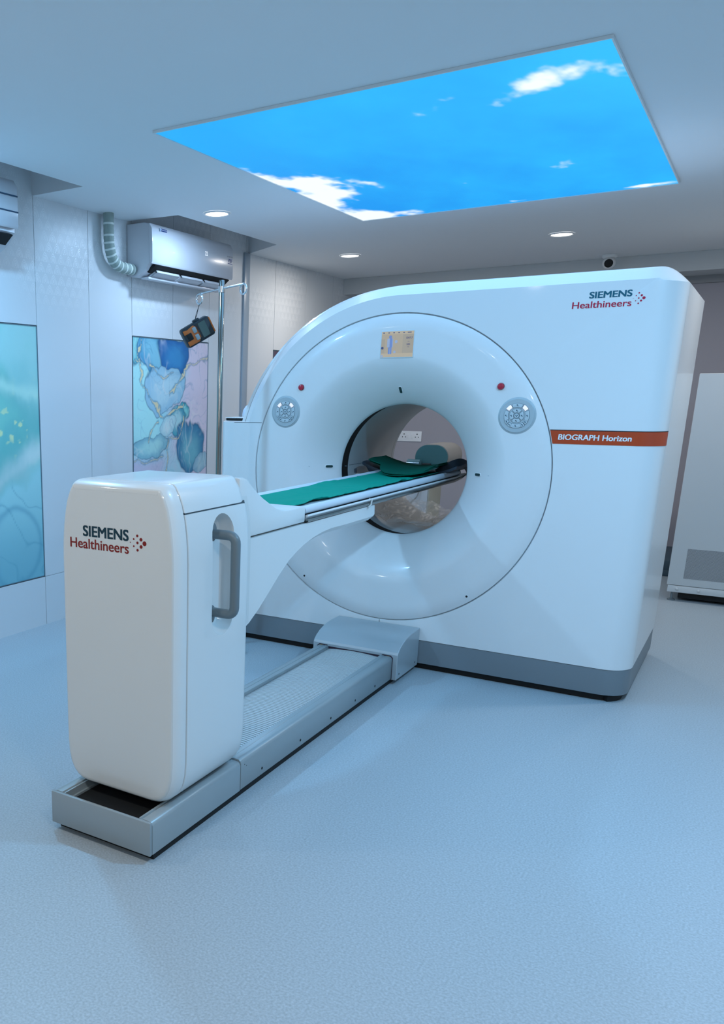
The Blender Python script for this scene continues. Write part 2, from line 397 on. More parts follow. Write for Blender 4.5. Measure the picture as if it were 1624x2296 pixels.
# ------------------------------------------------------------------ wall pictures
ILL = S(151,184,216)
def art(r, g, b): return tuple(min(.9, .76*p/q) for p, q in zip(S(r, g, b), ILL))
def ink_blue(p):   # u to the right, v downwards
    u0 = (p.y-.526)/1.04; v0 = (1.908-p.z)/1.578
    w1 = fbm(u0*2.3+5, v0*3.2, 1, 4); w2 = fbm(u0*2.3, v0*3.2+8, 3, 4)
    u = u0+.075*w1; v = v0+.055*w2
    def P(x, y): return ((x-780)/445, (y-190)/810*.62)
    c = art(112,182,222)
    c = mixc(c, art(150,172,216), sstep(.35,.75,u+.25*w2))
    c = mixc(c, art(124,194,226), sstep(.42,.2,u)*sstep(.02,.12,v)*sstep(.5,.42,v))
    c = mixc(c, art(140,165,212), sstep(.52,.6,v)*sstep(.55,.3,u))
    edge = 0.
    def blob(x, y, rx, ry, col, inner=None, line=.05, soft=.10):
        nonlocal c, edge
        a, b = P(x, y); d = sqrt(((u-a)/(rx/445))**2+((v-b)/(ry/810*.62))**2)
        ang = atan2(v-b, u-a); d += .16*fbm(cos(ang)*1.3+x*.01, sin(ang)*1.3+y*.01, 0, 3)
        k = sstep(1+soft*.15, 1-soft*.15, d)
        cc = mixc(inner or col, col, sstep(.3,.98,d)); c = mixc(c, cc, k)
        edge = max(edge*(1-k*.8), exp(-((d-1)/line)**2))
    blob(800,270,45,110, art(75,160,195), art(95,175,205))
    blob(935,300,120,110, art(48,128,186), art(88,160,205), .04)
    blob(1005,270,75,95, art(15,85,160), art(35,115,185), .05)
    blob(960,480,125,150, art(105,165,212), art(128,182,222), .02)
    blob(1080,640,30,65, art(35,135,170), art(90,175,205), .10)
    blob(1045,720,55,110, art(45,135,175), art(120,180,215), .05)
    blob(975,730,60,60, art(120,178,215), art(140,190,224), .03)
    blob(880,840,105,80, art(90,155,195), art(120,185,215), .03)
    blob(1120,850,92,150, art(35,105,160), art(75,150,190), .05)
    blob(1190,960,60,60, art(95,150,195), art(110,165,205), .04)
    blob(860,1180,190,150, art(95,140,195), art(125,165,210), .03)
    c = mixc(c, art(18,70,115), .62*edge)
    for k, (f, g_, col, am, ww) in enumerate(((2.6,3.4,art(40,110,165),.45,.016), (4.2,5.2,art(60,130,180),.30,.014), (3.2,2.6,art(165,195,225),.35,.03))):
        q = fbm(u0*f+3*k+2+.5*w1, v0*g_+k+.4*w2, 5+k, 3); q = abs((q*3) % 1-.5)/3; c = mixc(c, col, am*exp(-(q/ww)**2)*sstep(-.35,.35,w1 if k else w2))
    def vein(pts, wd, s=0.):
        nonlocal c
        best = 9
        X = Vector((u0+.035*fbm(u0*9, v0*12, 4, 4), (v0+.022*fbm(u0*9+4, v0*12, 4, 4))*1.52))
        for a, b in zip(pts[:-1], pts[1:]):
            A = Vector(P(*a)); B = Vector(P(*b)); A.y *= 1.52; B.y *= 1.52
            t = max(0, min(1, (X-A).dot(B-A)/(B-A).length_squared)); best = min(best, (X-A-(B-A)*t).length)
        ww = wd*.42*max(.12, .5+1.0*fbm(u0*11+s, v0*15, 7, 3))
        c = mixc(c, art(30,95,140), .5*sstep(ww+.014, ww+.002, best)); c = mixc(c, art(178,180,166), .9*sstep(ww, ww*.4, best))
    vein([(832,195),(818,280),(822,345),(830,450),(870,545),(922,625),(945,662),(985,650),(1035,598),(1075,580)], .030)
    vein([(780,350),(822,345)], .03); vein([(880,375),(935,408),(1010,400)], .018, 3)
    vein([(1225,285),(1180,295),(1130,330),(1085,350),(1060,430),(1020,470),(990,520)], .024, 5)
    vein([(1065,660),(1055,740),(1040,785),(985,795),(975,860),(978,930),(970,990)], .026, 9)
    vein([(780,932),(900,925),(940,900)], .012, 2); vein([(920,690),(880,750),(870,800)], .014, 4)
    return c
def ink_teal(p):
    u0 = (p.y+1.52)/1.053; v0 = (1.917-p.z)/1.587
    w1 = fbm(u0*2.1+1, v0*2.6, 11, 5); w2 = fbm(u0*3+3, v0*2.4, 13, 5)
    c = mixc(art(112,178,206), art(72,155,178), sstep(.1,.45,v0+.12*w1))
    c = mixc(c, art(88,172,186), .6*sstep(-.1,.5,w2))
    c = mixc(c, art(40,135,155), .7*exp(-((v0-.27+.1*(1-u0)+.05*w1)/.05)**2)*sstep(-.2,.3,w2+.1))
    c = mixc(c, art(200,215,170), .75*sstep(.36,.5,fbm(u0*16,v0*20,2,3))*exp(-((v0-.40)/.12)**2)*sstep(-.1,.2,w1+.15))
    t = v0-.50-.32*(1-u0)-.10*w1
    c = mixc(c, art(165,212,232), .85*exp(-(t/.06)**2)*(.6+.4*w2))
    c = mixc(c, art(135,195,215), .7*exp(-((v0-.24+.06*w2)/.03)**2))
    low = sstep(.02,.10,t); c = mixc(c, mixc(art(112,180,214), art(82,152,192), sstep(.55,1.,v0)), low)
    d = abs((u0-.76)**2*1.4+(v0-.86)**2*3.-.065+.02*w1); c = mixc(c, art(60,128,172), .5*exp(-(d/.012)**2))
    d = abs(fbm(u0*2+7, v0*3, 21, 3)); c = mixc(c, art(60,130,172), .45*exp(-(d/.02)**2)*low)
    return c
def ink_plum(p):
    n = fbm(p.y*4, p.z*4, 2, 5); return mixc((.10,.075,.11), (.20,.17,.22), .5+n)
for (y0, y1, z0, z1), fn, nm, nu, nv in ((ART[0], ink_teal, 'wide mural panel marbled in teal green and pale blue, at the left edge', 90, 330),
                                 (ART[1], ink_blue, 'mural panel of blue and lilac alcohol ink with gold veins, beside the metal pole', 190, 330),
                                 (ART[2], ink_plum, 'dark plum mural panel on the left wall, just peeping over the scanner', 30, 60)):
    t = thing('wall_mural', (XW, (y0+y1)/2, z0), nm, 'wall art', 'mural panels set in the left wall')
    o = MB().grid(lambda u, v: (XW-.001, y0+.008+u*(y1-y0-.016), z0+.008+v*(z1-z0-.012)), nu, nv).obj('print', attr_mat('mural_print', .42), t, smooth=0); paint(o, fn)
    mb = MB()
    for a in ((y0+.003,y0+.008,z0+.003,z1), (y1-.008,y1-.003,z0+.003,z1), (y0+.003,y1-.003,z0+.003,z0+.008), (y0+.003,y1-.003,z1-.004,z1)): mb.box(XW-.012, XW+.002, *a)
    mb.obj('edging', mat('mural_edge', (.12,.19,.23), .4), t, smooth=0)

# ------------------------------------------------------------------ air conditioners
def ac_body(y0, y1, root, zf0=2.375, zf1=2.62):
    xf = -1.92
    prof = [(XW+.002,2.30),(-2.06,2.287),(-1.985,2.33),(-1.955,2.37),(-1.945,2.38),(-1.94,2.60),(-1.955,zf1),(-1.99,2.632),(XW+.002,2.632)]
    MB().prism(prof, 'y', y0+.006, y1-.006, bev=.006).obj('housing', M_acw, root)
    pf = [(-1.942,zf0-.004),(-1.928,zf0-.008),(xf,zf0+.004),(xf+.001,2.50),(xf-.004,zf1-.03),(-1.945,zf1+.002),(-1.955,zf1)]
    MB().prism(pf, 'y', y0, y1, bev=.005).obj('front_panel', M_acw, root)
    MB().prism([(-1.957,2.362),(-1.942,2.371),(-1.925,2.362),(-1.985,2.315),(-2.0,2.326)], 'y', y0+.045, y1-.045).obj('air_outlet', M_black, root)
ac = thing('air_conditioner', (XW, 1.0, 2.30), 'white split air conditioner showing 22, at the bend of the taped cooling pipe', 'air conditioner', 'wall air conditioners')
ac_body(.462, 1.548, ac)
for k in range(3):   # swing louvres under the outlet
    a = .55+k*.315; b = a+.285
    mb = MB(); M = Matrix.Translation((-1.990,0,2.308)) @ Matrix.Rotation(radians(-26), 4, 'Y')
    mb.box(-.045, .05, a, a+.014, -.012, .006, .003, M=M); mb.box(-.045, .05, b-.014, b, -.012, .006, .003, M=M)
    mb.box(.034, .05, a, b, -.012, .006, .003, M=M); mb.box(-.045, -.02, a, b, -.012, .006, .003, M=M); mb.box(-.02, .034, a, b, -.011, -.007, M=M)
    for q in range(1, 3): mb.box(-.03, .04, a+q*.095-.004, a+q*.095+.004, -.008, .004, M=M)
    mb.obj('louvre', M_acw, ac)
MB().box(-2.05, -1.985, .51, 1.5, 2.278, 2.292, .005, M=Matrix.Identity(4)).obj('air_flap', M_acw, ac)
def onx(x): return lambda a, z, d: (x+d, a, z)
mb = MB(); text(mb, '22', 1.135, 1.172, 2.497, 2.526, onx(-1.9193), .0, .0); mb.obj('temperature_display', mat('display_glow', (1,1,1), .5, emit=(1,1,1), estr=.6), ac, 0)
mb = MB(); mb.box(-1.920, -1.9183, .56, .635, 2.582, 2.598, mi=0); mb.box(-1.92, -1.918, .548, .560, 2.580, 2.600, mi=1)
text(mb, 'BLUE STAR', .564, .631, 2.5865, 2.5935, onx(-1.9182), .01, 0, mi=2); mb.obj('brand_label', [mat('label_blue', (.02,.06,.22), .4), mat('label_pale', (.4,.55,.7), .4), M_letw], ac, 0)
mb = MB(); text(mb, 'INVERTER', 1.455, 1.535, 2.522, 2.533, onx(-1.9190), .0, 0, mi=0); text(mb, 'VRF', 1.468, 1.53, 2.487, 2.513, onx(-1.9190), .03, 0, mi=1)
mb.box(-1.92, -1.9188, 1.465, 1.533, 2.476, 2.482, mi=1); mb.obj('type_label', [mat('label_grey', (.2,.22,.25), .5), MATS['label_blue']], ac, 0)
ac2 = thing('air_conditioner', (XW, -1.35, 2.30), 'white split air conditioner with grooved front, cut off by the left edge', 'air conditioner', 'wall air conditioners')
ac_body(-1.92, -.83, ac2, zf0=2.405, zf1=2.645)
mb = MB()
mb.box(-1.9215, -1.9165, -1.915, -.834, 2.559, 2.566); mb.box(-1.9215, -1.9165, -1.78, -.832, 2.478, 2.485)
mb.obj('groove_line', mat('groove_blue', (.02,.06,.11), .5), ac2, 0)
mb = MB(); mb.tube([(-1.945,-1.8,2.375),(-1.945,-.97,2.375),(-1.95,-.945,2.37),(-1.97,-.942,2.345),(-1.975,-.95,2.34),(-1.975,-1.8,2.34)], .004, 8); mb.obj('outlet_frame', M_acw, ac2)
for q in range(2):
    M = Matrix.Translation((-1.965,0,2.35-.018*q)) @ Matrix.Rotation(radians(-35), 4, 'Y'); MB().box(-.02, .02, -1.85, -.965, -.002, .002, .001, M=M).obj('louvre', M_acw, ac2)
# taped cooling pipe
pth = smooth_path([(-2.08,.19,2.75),(-2.08,.19,2.66),(-2.08,.19,2.52),(-2.08,.20,2.44),(-2.08,.235,2.375),(-2.08,.30,2.342),(-2.08,.40,2.336),(-2.08,.458,2.338)], 6)
pipe = thing('cooling_pipe', (-2.08,.19,2.34), 'taped grey-green cooling pipe bending from ceiling into the air conditioner', 'pipe')
mb = MB(); mb.tube(pth, [.034+.0016*(i % 2) for i in range(len(pth))], 16); mb.obj('lagging', mat('pipe_lagging', (.30,.37,.34), .7, bump=(60,.25)), pipe)
for i in range(6, len(pth)-2, 3):
    a, b = pth[i], pth[i+1]; t = (b-a).normalized()
    MB().tube([a-t*.006, a+t*.006], .0370, 16).obj('tape', mat('pipe_tape', (.66,.72,.68), .6), pipe)

# ------------------------------------------------------------------ security camera
cc = thing('security_camera', (.345,4.02,ZC), 'small white turret security camera fixed to ceiling edge', 'security camera')
MB().lathez([(.0,ZC-.001),(.060,ZC-.001),(.060,ZC-.018),(.052,ZC-.026),(.030,ZC-.028)], .345, 4.02, 32, caps=False).obj('mount', M_white, cc)
MB().sphere((.345,4.015,ZC-.065), (.052,.052,.05)).obj('camera_ball', M_white, cc)
dv = (Vector((1.0,-2.6,1.5))-Vector((.345,4.015,ZC-.065))).normalized(); R = dv.to_track_quat('Z','Y').to_matrix().to_4x4(); R.translation = Vector((.345,4.015,ZC-.065))
MB().lathez([(.034,.018),(.034,.047),(.030,.052),(.001,.054)], 0, 0, 28, caps=True, M=R).obj('lens_cover', M_black, cc)

# ------------------------------------------------------------------ SCANNER
ZB = 1.09
sc = thing('scanner', (0,.55,0), 'large white ring-shaped medical scanner with round bore, in middle of room', 'medical scanner')
def xr(y): return 1.165+.125*sqrt(max(0,1-(1-min(y,.13)/.13)**2))
def xl(y):
    P = [(0,-1.052),(.008,-1.066),(.02,-1.075),(.35,-1.25),(.42,-1.28),(.5,-1.29),(2,-1.29)]
    for (a,b),(c,d) in zip(P[:-1],P[1:]):
        if y <= c: return b+(d-b)*(y-a)/(c-a)
def rr(y, a=90):
    k = max(0, (a-95)/70); t = min(1, y/.112)
    g_ = 0 if y < .13 else min(.65, (y-.13)/.02*.65) if y < .15 else min(1, .65+(y-.15)/.04*.35); return .918+.062*t+(.026*t+.056*g_)*k+(.005*g_)
Z0, ZDECK, ZWB = .172, 1.344, .172
def section(y, ins=0., zw=ZDECK):
    r = rr(y)-ins; zt = ZB+r; X1 = xr(y)-ins; X0 = xl(y)+ins; xT = 1.165; k = (xr(y)-1.165)/.125
    zc_ = ZB+.910-.008*k-ins; P = []
    def seg(a, b, n): 
        for i in range(n): t = i/n; P.append((a[0]+(b[0]-a[0])*t, a[1]+(b[1]-a[1])*t))
    seg((X0,Z0), (X1,Z0), 40); seg((X1,Z0), (X1,zc_), 34)
    for i in range(8): t = i/8; P.append((X1-(X1-xT)*t, zc_+(zt-zc_)*sin(t*pi/2)))
    seg((xT,zt), (0,zt), 22)
    z1 = zw-ins; a1 = pi-math.asin((z1-ZB)/(rr(y, 165)-ins))
    for i in range(44): a = pi/2+(a1-pi/2)*i/44; ra = rr(y, math.degrees(a))-ins; P.append((ra*cos(a), ZB+ra*sin(a)))
    xa = (rr(y, math.degrees(a1))-ins)*cos(a1); seg((xa,z1), (X0,z1), 8); seg((X0,z1), (X0,Z0), 26)
    return [(x, y, z) for x, z in P]
# outer cover: front face round the ring, rounded corner, sloping top
mb = MB(); s0 = section(0)
circ = []
for x, y, z in s0: a = atan2(z-ZB, x); circ.append((.833*cos(a), 0, ZB+.833*sin(a)))
circ2 = [(x*.997, .014, ZB+(z-ZB)*.997) for x, y, z in circ]
mb.loft([circ2, circ, s0]+[section(y) for y in (.004,.012,.025,.04,.06,.08,.10,.118,.130)]+[section(.130,.02)], True, False)
mb.box(.003,.0055,-.0006,.004,ZWB,ZB-.833, mi=1)
mb.box(-.985,-.797,-.0008,.004,1.3415,1.3445,mi=1)
mb.obj('outer_cover', [M_white, M_groove], sc, 24)
mb = MB(); sa, sb = section(.1305,.003), section(.1385,.003); n_ = len(sa)
for i in range(n_):
    j = (i+1) % n_; mb.add([sa[i], sa[j], sb[j], sb[i]], [(0,1,2,3)], 1 if sa[i][0] > .2 else 0 if sa[i][2]-ZB < .68*math.hypot(sa[i][0], sa[i][2]-ZB) else 2)
mb.obj('cover_seam', [M_black, mat('seam_grey', (.16,.17,.19), .5), M_white], sc)
mb = MB(); back = section(1.10,.012)
cb = [(.46*cos(atan2(z-ZB,x)), 1.104, ZB+.46*sin(atan2(z-ZB,x))) for x,y,z in back]
mb.loft([section(.138,.02), section(.138), section(.150), section(.165), section(.19), section(.3), section(.6), section(.9), section(1.09), back, cb], True, False)
mb.obj('rear_cover', M_white, sc, 24)
# ring cover with the flared mouth
def flare(t): return 0 if t <= 0 else .20*(.12*(1-sqrt(max(0,1-t*t)))+.88*t**1.5)
prof = [(.8265,.014),(.8262,.003),(.823,.000),(.75,-.001),(.66,-.001),(.635,-.0006)]
for i in range(0, 29): t = i/28; prof.append((.615-.251*t, flare(t)))
prof += [(.3645,.208),(.368,.214),(.374,.214)]
MB().lathe(prof, 0, ZB, 144).obj('ring_cover', M_white, sc, 50)
MB().lathe([(.8275,.012),(.8325,.012)], 0, ZB, 144).obj('ring_groove', mat('groove_mid', (.40,.46,.50), .5), sc)
MB().lathe([(.376,.214),(.378,.33)], 0, ZB, 96).obj('bore_gap', M_black, sc)
mb = MB(); mb.lathe([(.384,.330),(.378,.330),(.3755,.336),(.3752,.60),(.375,1.10),(.38,1.108),(.46,1.106)], 0, ZB, 120)
mb.obj('bore_tunnel', M_tunnel, sc, 40)
# window slots in the tunnel wall
mb = MB()
def tun(y0, y1, z0, z1, r=.3735):
    mb.grid(lambda u, v: ((lambda z: (-sqrt(r*r-(z-ZB)**2), y0+u*(y1-y0), z))(z0+v*(z1-z0))), 4, 4)
tun(.83,1.045,1.083,1.100); mb.obj('tunnel_window', mat('tunnel_window', (.10,.11,.11), .3), sc)
mb = MB(); tun(.42,.46,1.04,1.065); mb.obj('tunnel_recess', mat('recess_grey', (.12,.15,.18), .5), sc)
MB().box(-.372,-.352,.445,.475,1.022,1.038,.005).obj('latch', M_white, sc)
mb = MB()
for y, a0, a1 in ((1.06, 150, 185),):
    mb.grid(lambda u, v: (.3742*cos(radians(a0+(a1-a0)*v)), y+.002*u, ZB+.3742*sin(radians(a0+(a1-a0)*v))), 1, 12)
mb.grid(lambda u, v: (.3742*cos(radians(179.5+.3*v)), .34+u*.75, ZB+.3742*sin(radians(179.5+.3*v))), 8, 1)
mb.obj('tunnel_seam', M_groove, sc)
# grey skirt and dark plinth
def plan(ins=0.):
    P = [(xr(y)-ins, y+(ins if y < .02 else 0)) for y in (0,.004,.012,.025,.04,.06,.08,.105,.13)]
    P += [(1.29-ins, .6), (1.29-ins, 1.09), (1.27-ins,1.10-ins), (-1.27+ins,1.10-ins), (-1.29+ins,1.09), (-1.29+ins,.5), (-1.25+ins,.35), (-1.075+ins,.02+ins), (-1.052+ins, ins)]
    return P
mb = MB(); mb.loft([[(x,y,z) for x,y in plan(i)] for i, z in ((.012,.036),(.004,.037),(.003,.045),(.003,Z0-.003),(.006,Z0-.001),(.03,Z0-.001))], True, True)
mb.obj('skirt', M_skirt, sc, 30)
MB().prism(plan(.03), 'z', .0005, .037).obj('plinth', M_black, sc)
# name band, wrapping the corner
def bandpath(off):
    P = [(.79,-off),(.9,-off),(1.0,-off),(1.1,-off),(1.165,-off)]
    for i in range(1, 13): a = i/12*pi/2; P.append((1.165+(.125+off)*sin(a), .13-(.13+off)*cos(a)))
    return P
def bandmesh(z0, z1, off, mi=0):
    P = bandpath(off); v = []; f = []
    for x, y in P:
        for z in (z0, z1): v.append((max(x, sqrt(.836**2-(z-ZB)**2)), y, z))
    for i in range(len(P)-1): f.append((2*i, 2*i+2, 2*i+3, 2*i+1))
    return v, f
mb = MB(); mb.add(*bandmesh(1.272,1.3355,.0015), mi=0); mb.add(*bandmesh(1.3355,1.3395,.0012), mi=1)
text(mb, 'BIOGRAPH Horizon', .840, 1.157, 1.2925, 1.3175, fronty(.0022), .028, .03, mi=2)
mb.obj('name_band', [M_band, M_black, M_letw], sc)
def logo(mb, xs, zs, dots, dz, fr):
    text(mb, 'SIEMENS', xs[0], xs[1], zs[0], zs[1], fr, .032, 0., mi=0)
    text(mb, 'Healthineers', xs[2], xs[3], zs[2], zs[3], fr, .015, .0, mi=1)
    for x, z, r in dots: 
        y = fr(0, 0, 0)[1]; mb.disc((x, y, z), r, 'y', 20, .0006, mi=1)
mb = MB(); logo(mb, (.902,1.077,.832,1.079), (1.938,1.965,1.8955,1.924), [(1.084,1.928,.0013),(1.095,1.939,.0023),(1.095,1.9165,.0023),(1.1055,1.950,.0033),(1.1062,1.9275,.0033),(1.107,1.905,.0033),(1.117,1.939,.0045),(1.117,1.9165,.0045),(1.127,1.9275,.0064)], 0, fronty(-.0004))
mb.obj('maker_lettering', [M_teal, M_crim], sc, 0)
# touch screen
scr = MB(); scr.prism(rrect(-.0945,.0885,1.6935,1.8325,.004), 'y', .004, -.0022, bev=.0012)
scr = scr.obj('touch_screen', mat('screen_frame', (.62,.72,.76), .35), sc)
M_disp = mat('display_tan', (.25,.20,.14), .3, emit=(.50,.40,.30), estr=.50); M_disp2 = mat('display_grey', (.18,.15,.12), .3, emit=(.38,.33,.26), estr=.62); M_bar = mat('display_bar', (.25,.20,.14), .3, emit=(.60,.49,.36), estr=.50)
M_ico = mat('display_ink', (.05,.06,.12), .4, emit=(.06,.08,.2), estr=.4); M_fig = mat('display_figure', (.15,.2,.35), .4, emit=(.14,.2,.42), estr=.5); M_figl = mat('display_figure_pale', (.3,.33,.4), .4, emit=(.28,.3,.38), estr=.5)
mb = MB(); y = -.0024
def rect(x0, x1, z0, z1, mi, dy=0.): mb.add([(x0,y-dy,z0),(x1,y-dy,z0),(x1,y-dy,z1),(x0,y-dy,z1)], [(0,1,2,3)], mi)
rect(-.0905,.0845,1.6975,1.8285,0); rect(.026,.0845,1.718,1.8125,1,.0002); rect(-.0905,-.071,1.718,1.79,1,.0002); rect(-.0905,.0845,1.8135,1.8285,2,.0002); rect(-.0905,.0845,1.6975,1.717,2,.0002)
mb.obj('display', [M_disp, M_disp2, M_bar], scr, 0)
y = -.0028
mb = MB(); mb.disc((-.041,-.0028,1.800), .0085, 'y', 20, .0002, 1); rect(-.058,-.026,1.748,1.7925,2); rect(-.044,-.030,1.748,1.7925,1,.0001); rect(-.051,-.032,1.714,1.748,1,.0001); rect(-.0425,-.0405,1.714,1.745,2,.0002)
mb.obj('patient_figure', [M_ico, M_fig, M_figl], scr, 0)
for x, z, r, mi in ((-.009,1.776,.008,2), (-.015,1.724,.007,2), (-.083,1.745,.007,0), (-.083,1.704,.006,2)):
    mb = MB(); mb.disc((x,-.0028,z), r, 'y', 16, .0002, mi); mb.obj('screen_icon', [M_ico, M_fig, M_figl], scr, 0)
mb = MB(); text(mb, '1047.7', .045, .078, 1.789, 1.7985, fronty(-.0028), .02, 0); mb.obj('position_readout', M_ico, scr, 0)
mb = MB(); text(mb, '100', .049, .066, 1.757, 1.766, fronty(-.0028), .02, 0); mb.obj('speed_readout', M_ico, scr, 0)
for k, x in enumerate((-.083,-.055,-.028,-.001,.026,.05)): mb = MB(); rect(x, x+.009+(.012 if k == 5 else 0), 1.819, 1.8235, 0); mb.obj('status_item', M_ico, scr, 0)
for z in (1.775, 1.7475): mb = MB(); rect(.053,.063,z,z+.0015,0); mb.obj('arrow_key', M_ico, scr, 0)
# round control panels, stop buttons, laser slots, screw holes
def keypad(cx, cz, flip):
    root = MB(); root.lathe([(.092,.0005),(.088,-.003),(.083,-.0045),(.081,-.0075),(.001,-.0075)], cx, cz, 48)
    root = root.obj('control_panel', [M_pad], sc)
    def wedge(r0, r1, a0, a1, m=M_key, glyph=1, straight=False):
        mb = MB(); n = 8
        outer = [(cx+r1*cos(radians(a0+(a1-a0)*i/n)), cz+r1*sin(radians(a0+(a1-a0)*i/n))) for i in range(n+1)]
        inner = [(cx+r0*cos(radians(a1+(a0-a1)*i/n)), cz+r0*sin(radians(a1+(a0-a1)*i/n))) for i in range(n+1)]
        poly = outer+inner
        mb.prism(inset(poly,-.0011), 'y', -.0070, -.0082, mi=1); mb.prism(poly, 'y', -.0078, -.0105, mi=0, bev=.0008)
        if glyph:
            ra = (r0+r1)/2; aa = radians((a0+a1)/2); gx, gz = cx+ra*cos(aa), cz+ra*sin(aa); s = .0042*flip
            mb.prism([(gx-s,gz-.004),(gx-s*.4,gz-.0045),(gx+s*.3,gz-.0005),(gx+s,gz-.001),(gx+s,gz+.004),(gx-s*.2,gz+.004),(gx-s*.2,gz+.001)], 'y', -.0100, -.0112, mi=1)
        mb.obj('button', [m, M_glyph], root)
    for a in (0,90,180,270): wedge(.016,.034,a-39,a+39); 
    for a in (0,90,180,270): wedge(.041,.060,a-26,a+26)
    for a in (45,135): wedge(.044,.062,a-13,a+13, M_keylit, 0)
    for a in (215,235,305,325): wedge(.045,.062,a-8,a+8)
    mb = MB(); mb.disc((cx,-.0072,cz), .0125, 'y', 24, .0012, 1); mb.disc((cx,-.008,cz), .0108, 'y', 24, .003, 0)
    for a in (30,150,270): mb.disc((cx+.004*cos(radians(a)),-.0109,cz+.004*sin(radians(a))), .0026, 'y', 10, .0006, 1)
    mb.obj('button', [M_key, M_glyph], root)
keypad(-.641, 1.408, 1); keypad(.637, 1.403, -1)
for x in (-.549, .546):
    mb = MB(); mb.lathe([(.0175,.001),(.0175,-.004)], x, 1.5445, 28, mi=1); mb.lathe([(.0165,-.002),(.0162,-.008),(.0135,-.0125),(.007,-.015),(.0005,-.0155)], x, 1.5445, 28, mi=0)
    mb.obj('stop_button', [M_red, mat('button_ring', (.08,.01,.02), .5)], sc)
def ringy(r): return flare((.615-r)/.251)
M_slot = mat('laser_glass', (.02,.05,.05), .15)
for x, z, hor in ((-.414,1.0965,1), (.45,1.0945,1), (-.005,1.531,0)):
    r = math.hypot(x, z-ZB); e = .010; f1 = (ringy(r+e)-ringy(r-e))/(2*e); er = Vector((x, 0, z-ZB)).normalized()
    ty = (er+Vector((0,f1,0))).normalized(); ny = (Vector((0,1,0))-er*f1).normalized(); tz = ty.cross(ny)      # the flare's own slope
    Rm = Matrix((ty, ny, tz)).transposed().to_4x4(); Rm.translation = Vector((x, ringy(r), z))
    mb = MB(); mb.prism(rrect(-.026,.026,-.0100,.0100,.0099), 'y', .012, -.0030, mi=1, bev=.001, M=Rm); mb.prism(rrect(-.0225,.0225,-.0070,.0070,.0069), 'y', .0, -.0042, mi=0, M=Rm)
    mb.obj('laser_window', [M_slot, M_white], sc)
for x in (-.4765, .4775):
    mb = MB(); mb.lathe([(.009,.0008),(.0085,-.0018),(.006,-.002)], x, .455, 20, mi=1); mb.disc((x,-.0012,.455), .0062, 'y', 18, .0006, 0); mb.obj('screw_hole', [M_black, M_white], sc)
for x in (-.505, -.345, .52):
    r = abs(x); MB().box(x-.006, x+.006, ringy(r)-.0012, ringy(r)+.001, 1.0955, 1.0972).obj('laser_mark', mat('mark_grey', (.3,.4,.45), .5), sc)

# things on the scanner's ledge
tb = thing('tablet', (-1.13,.32,ZDECK), 'black tablet under a thin white cover, lying on the left ledge of scanner', 'tablet')
MB().box(-1.185,-1.045,.24,.40,ZDECK+.001,ZDECK+.016,.003).obj('body', M_black, tb)
MB().box(-1.19,-1.04,.24,.405,ZDECK+.016,ZDECK+.0205,.0015).obj('cover', M_white, tb)
dm = MB(); dm.lathez([(.10,ZDECK+.001),(.102,ZDECK+.03),(.096,ZDECK+.06),(.08,ZDECK+.085),(.05,ZDECK+.102),(.02,ZDECK+.108),(.001,ZDECK+.109)], -1.165, .62, 40)
tag(dm.obj('dome_cover', mat('dome_plastic', (.66,.72,.82), .3)), 'pale blue dome half hidden behind the rounded left shoulder of scanner', 'dome')

# ------------------------------------------------------------------ FLOOR TRACK
tr = thing('floor_track', (0,-1.2,0), 'silver slatted floor track of the patient table, running to the scanner', 'floor track')
rp = [(.150,.030),(.213,.030),(.215,.034),(.215,.138),(.212,.148),(.204,.1545),(.194,.156),(.178,.156),(.176,.154),(.172,.154),(.170,.156),(.150,.156),(.150,.138)]
for s in (1,-1):
    P = [(s*x, z) for x, z in rp]
    mb = MB(); mb.prism(P, 'y', -1.972, -.325, bev=.002)
    for y in (-1.80,-1.45,-1.13,-.84,-.58):
        mb.disc((s*.2153, y, .058), .006, 'x', 12, .0006*s, mi=1)
    for y, z in ((-1.945,.128),(-1.93,.118)): mb.disc((s*.2153, y, z), .002, 'x', 8, .0005*s, mi=1)
    mb.obj('side_rail', [M_track, M_black], tr)
    mb = MB(); Q = [(s*.150,.030),(s*.215,.030),(s*.215,.134),(s*.211,.143),(s*.203,.149),(s*.190,.150),(s*.175,.150),(s*.172,.144),(s*.168,.144),(s*.165,.150),(s*.160,.150),(s*.158,.126),(s*.150,.126)]
    mb.prism(Q, 'y', -2.56, -1.976, bev=.002); mb.obj('rail_extension', M_track, tr)
    mb = MB(); mb.add([(s*.185,-.352,.1566),(s*.200,-.352,.1566),(s*.1925,-.338,.1566)], [(0,1,2)]); mb.obj('warning_label', mat('warning_amber', (.55,.30,.05), .5), tr, 0)
mb = MB(); y = -1.97
zt = lambda x: .139+.010*(1-(x/.15)**2)
n = 0
while y < -.33:     # slats of the roller cover
    prof = [(x, zt(x)) for x in (-.149,-.1,-.05,0,.05,.1,.149)]
    secs = [[(x, y, z-.006) for x, z in prof], [(x, y+.001, z) for x, z in prof], [(x, y+.0135, z) for x, z in prof], [(x, y+.0145, z-.006) for x, z in prof]]
    mb.loft(secs, False, False); y += .0178; n += 1
mb.obj('slat_cover', M_slat, tr, 25)
mb = MB(); mb.box(-.152,.152,-2.55,-.30,.02,.118); mb.box(-.205,.205,-2.54,-.03,.0005,.031)
mb.obj('track_bed', M_black, tr, 0)
mb = MB(); cov = [(-.345,.028),(-.345,.166),(-.338,.178),(-.31,.199),(-.27,.217),(-.22,.231),(-.16,.240),(-.10,.243),(-.004,.243),(-.004,.028)]
mb.prism(cov, 'x', -.243, .243, bev=.004)
for y, z in ((-.305,.055),(-.05,.055)): mb.disc((.2432,y,z), .005, 'x', 12, .0006, mi=1)
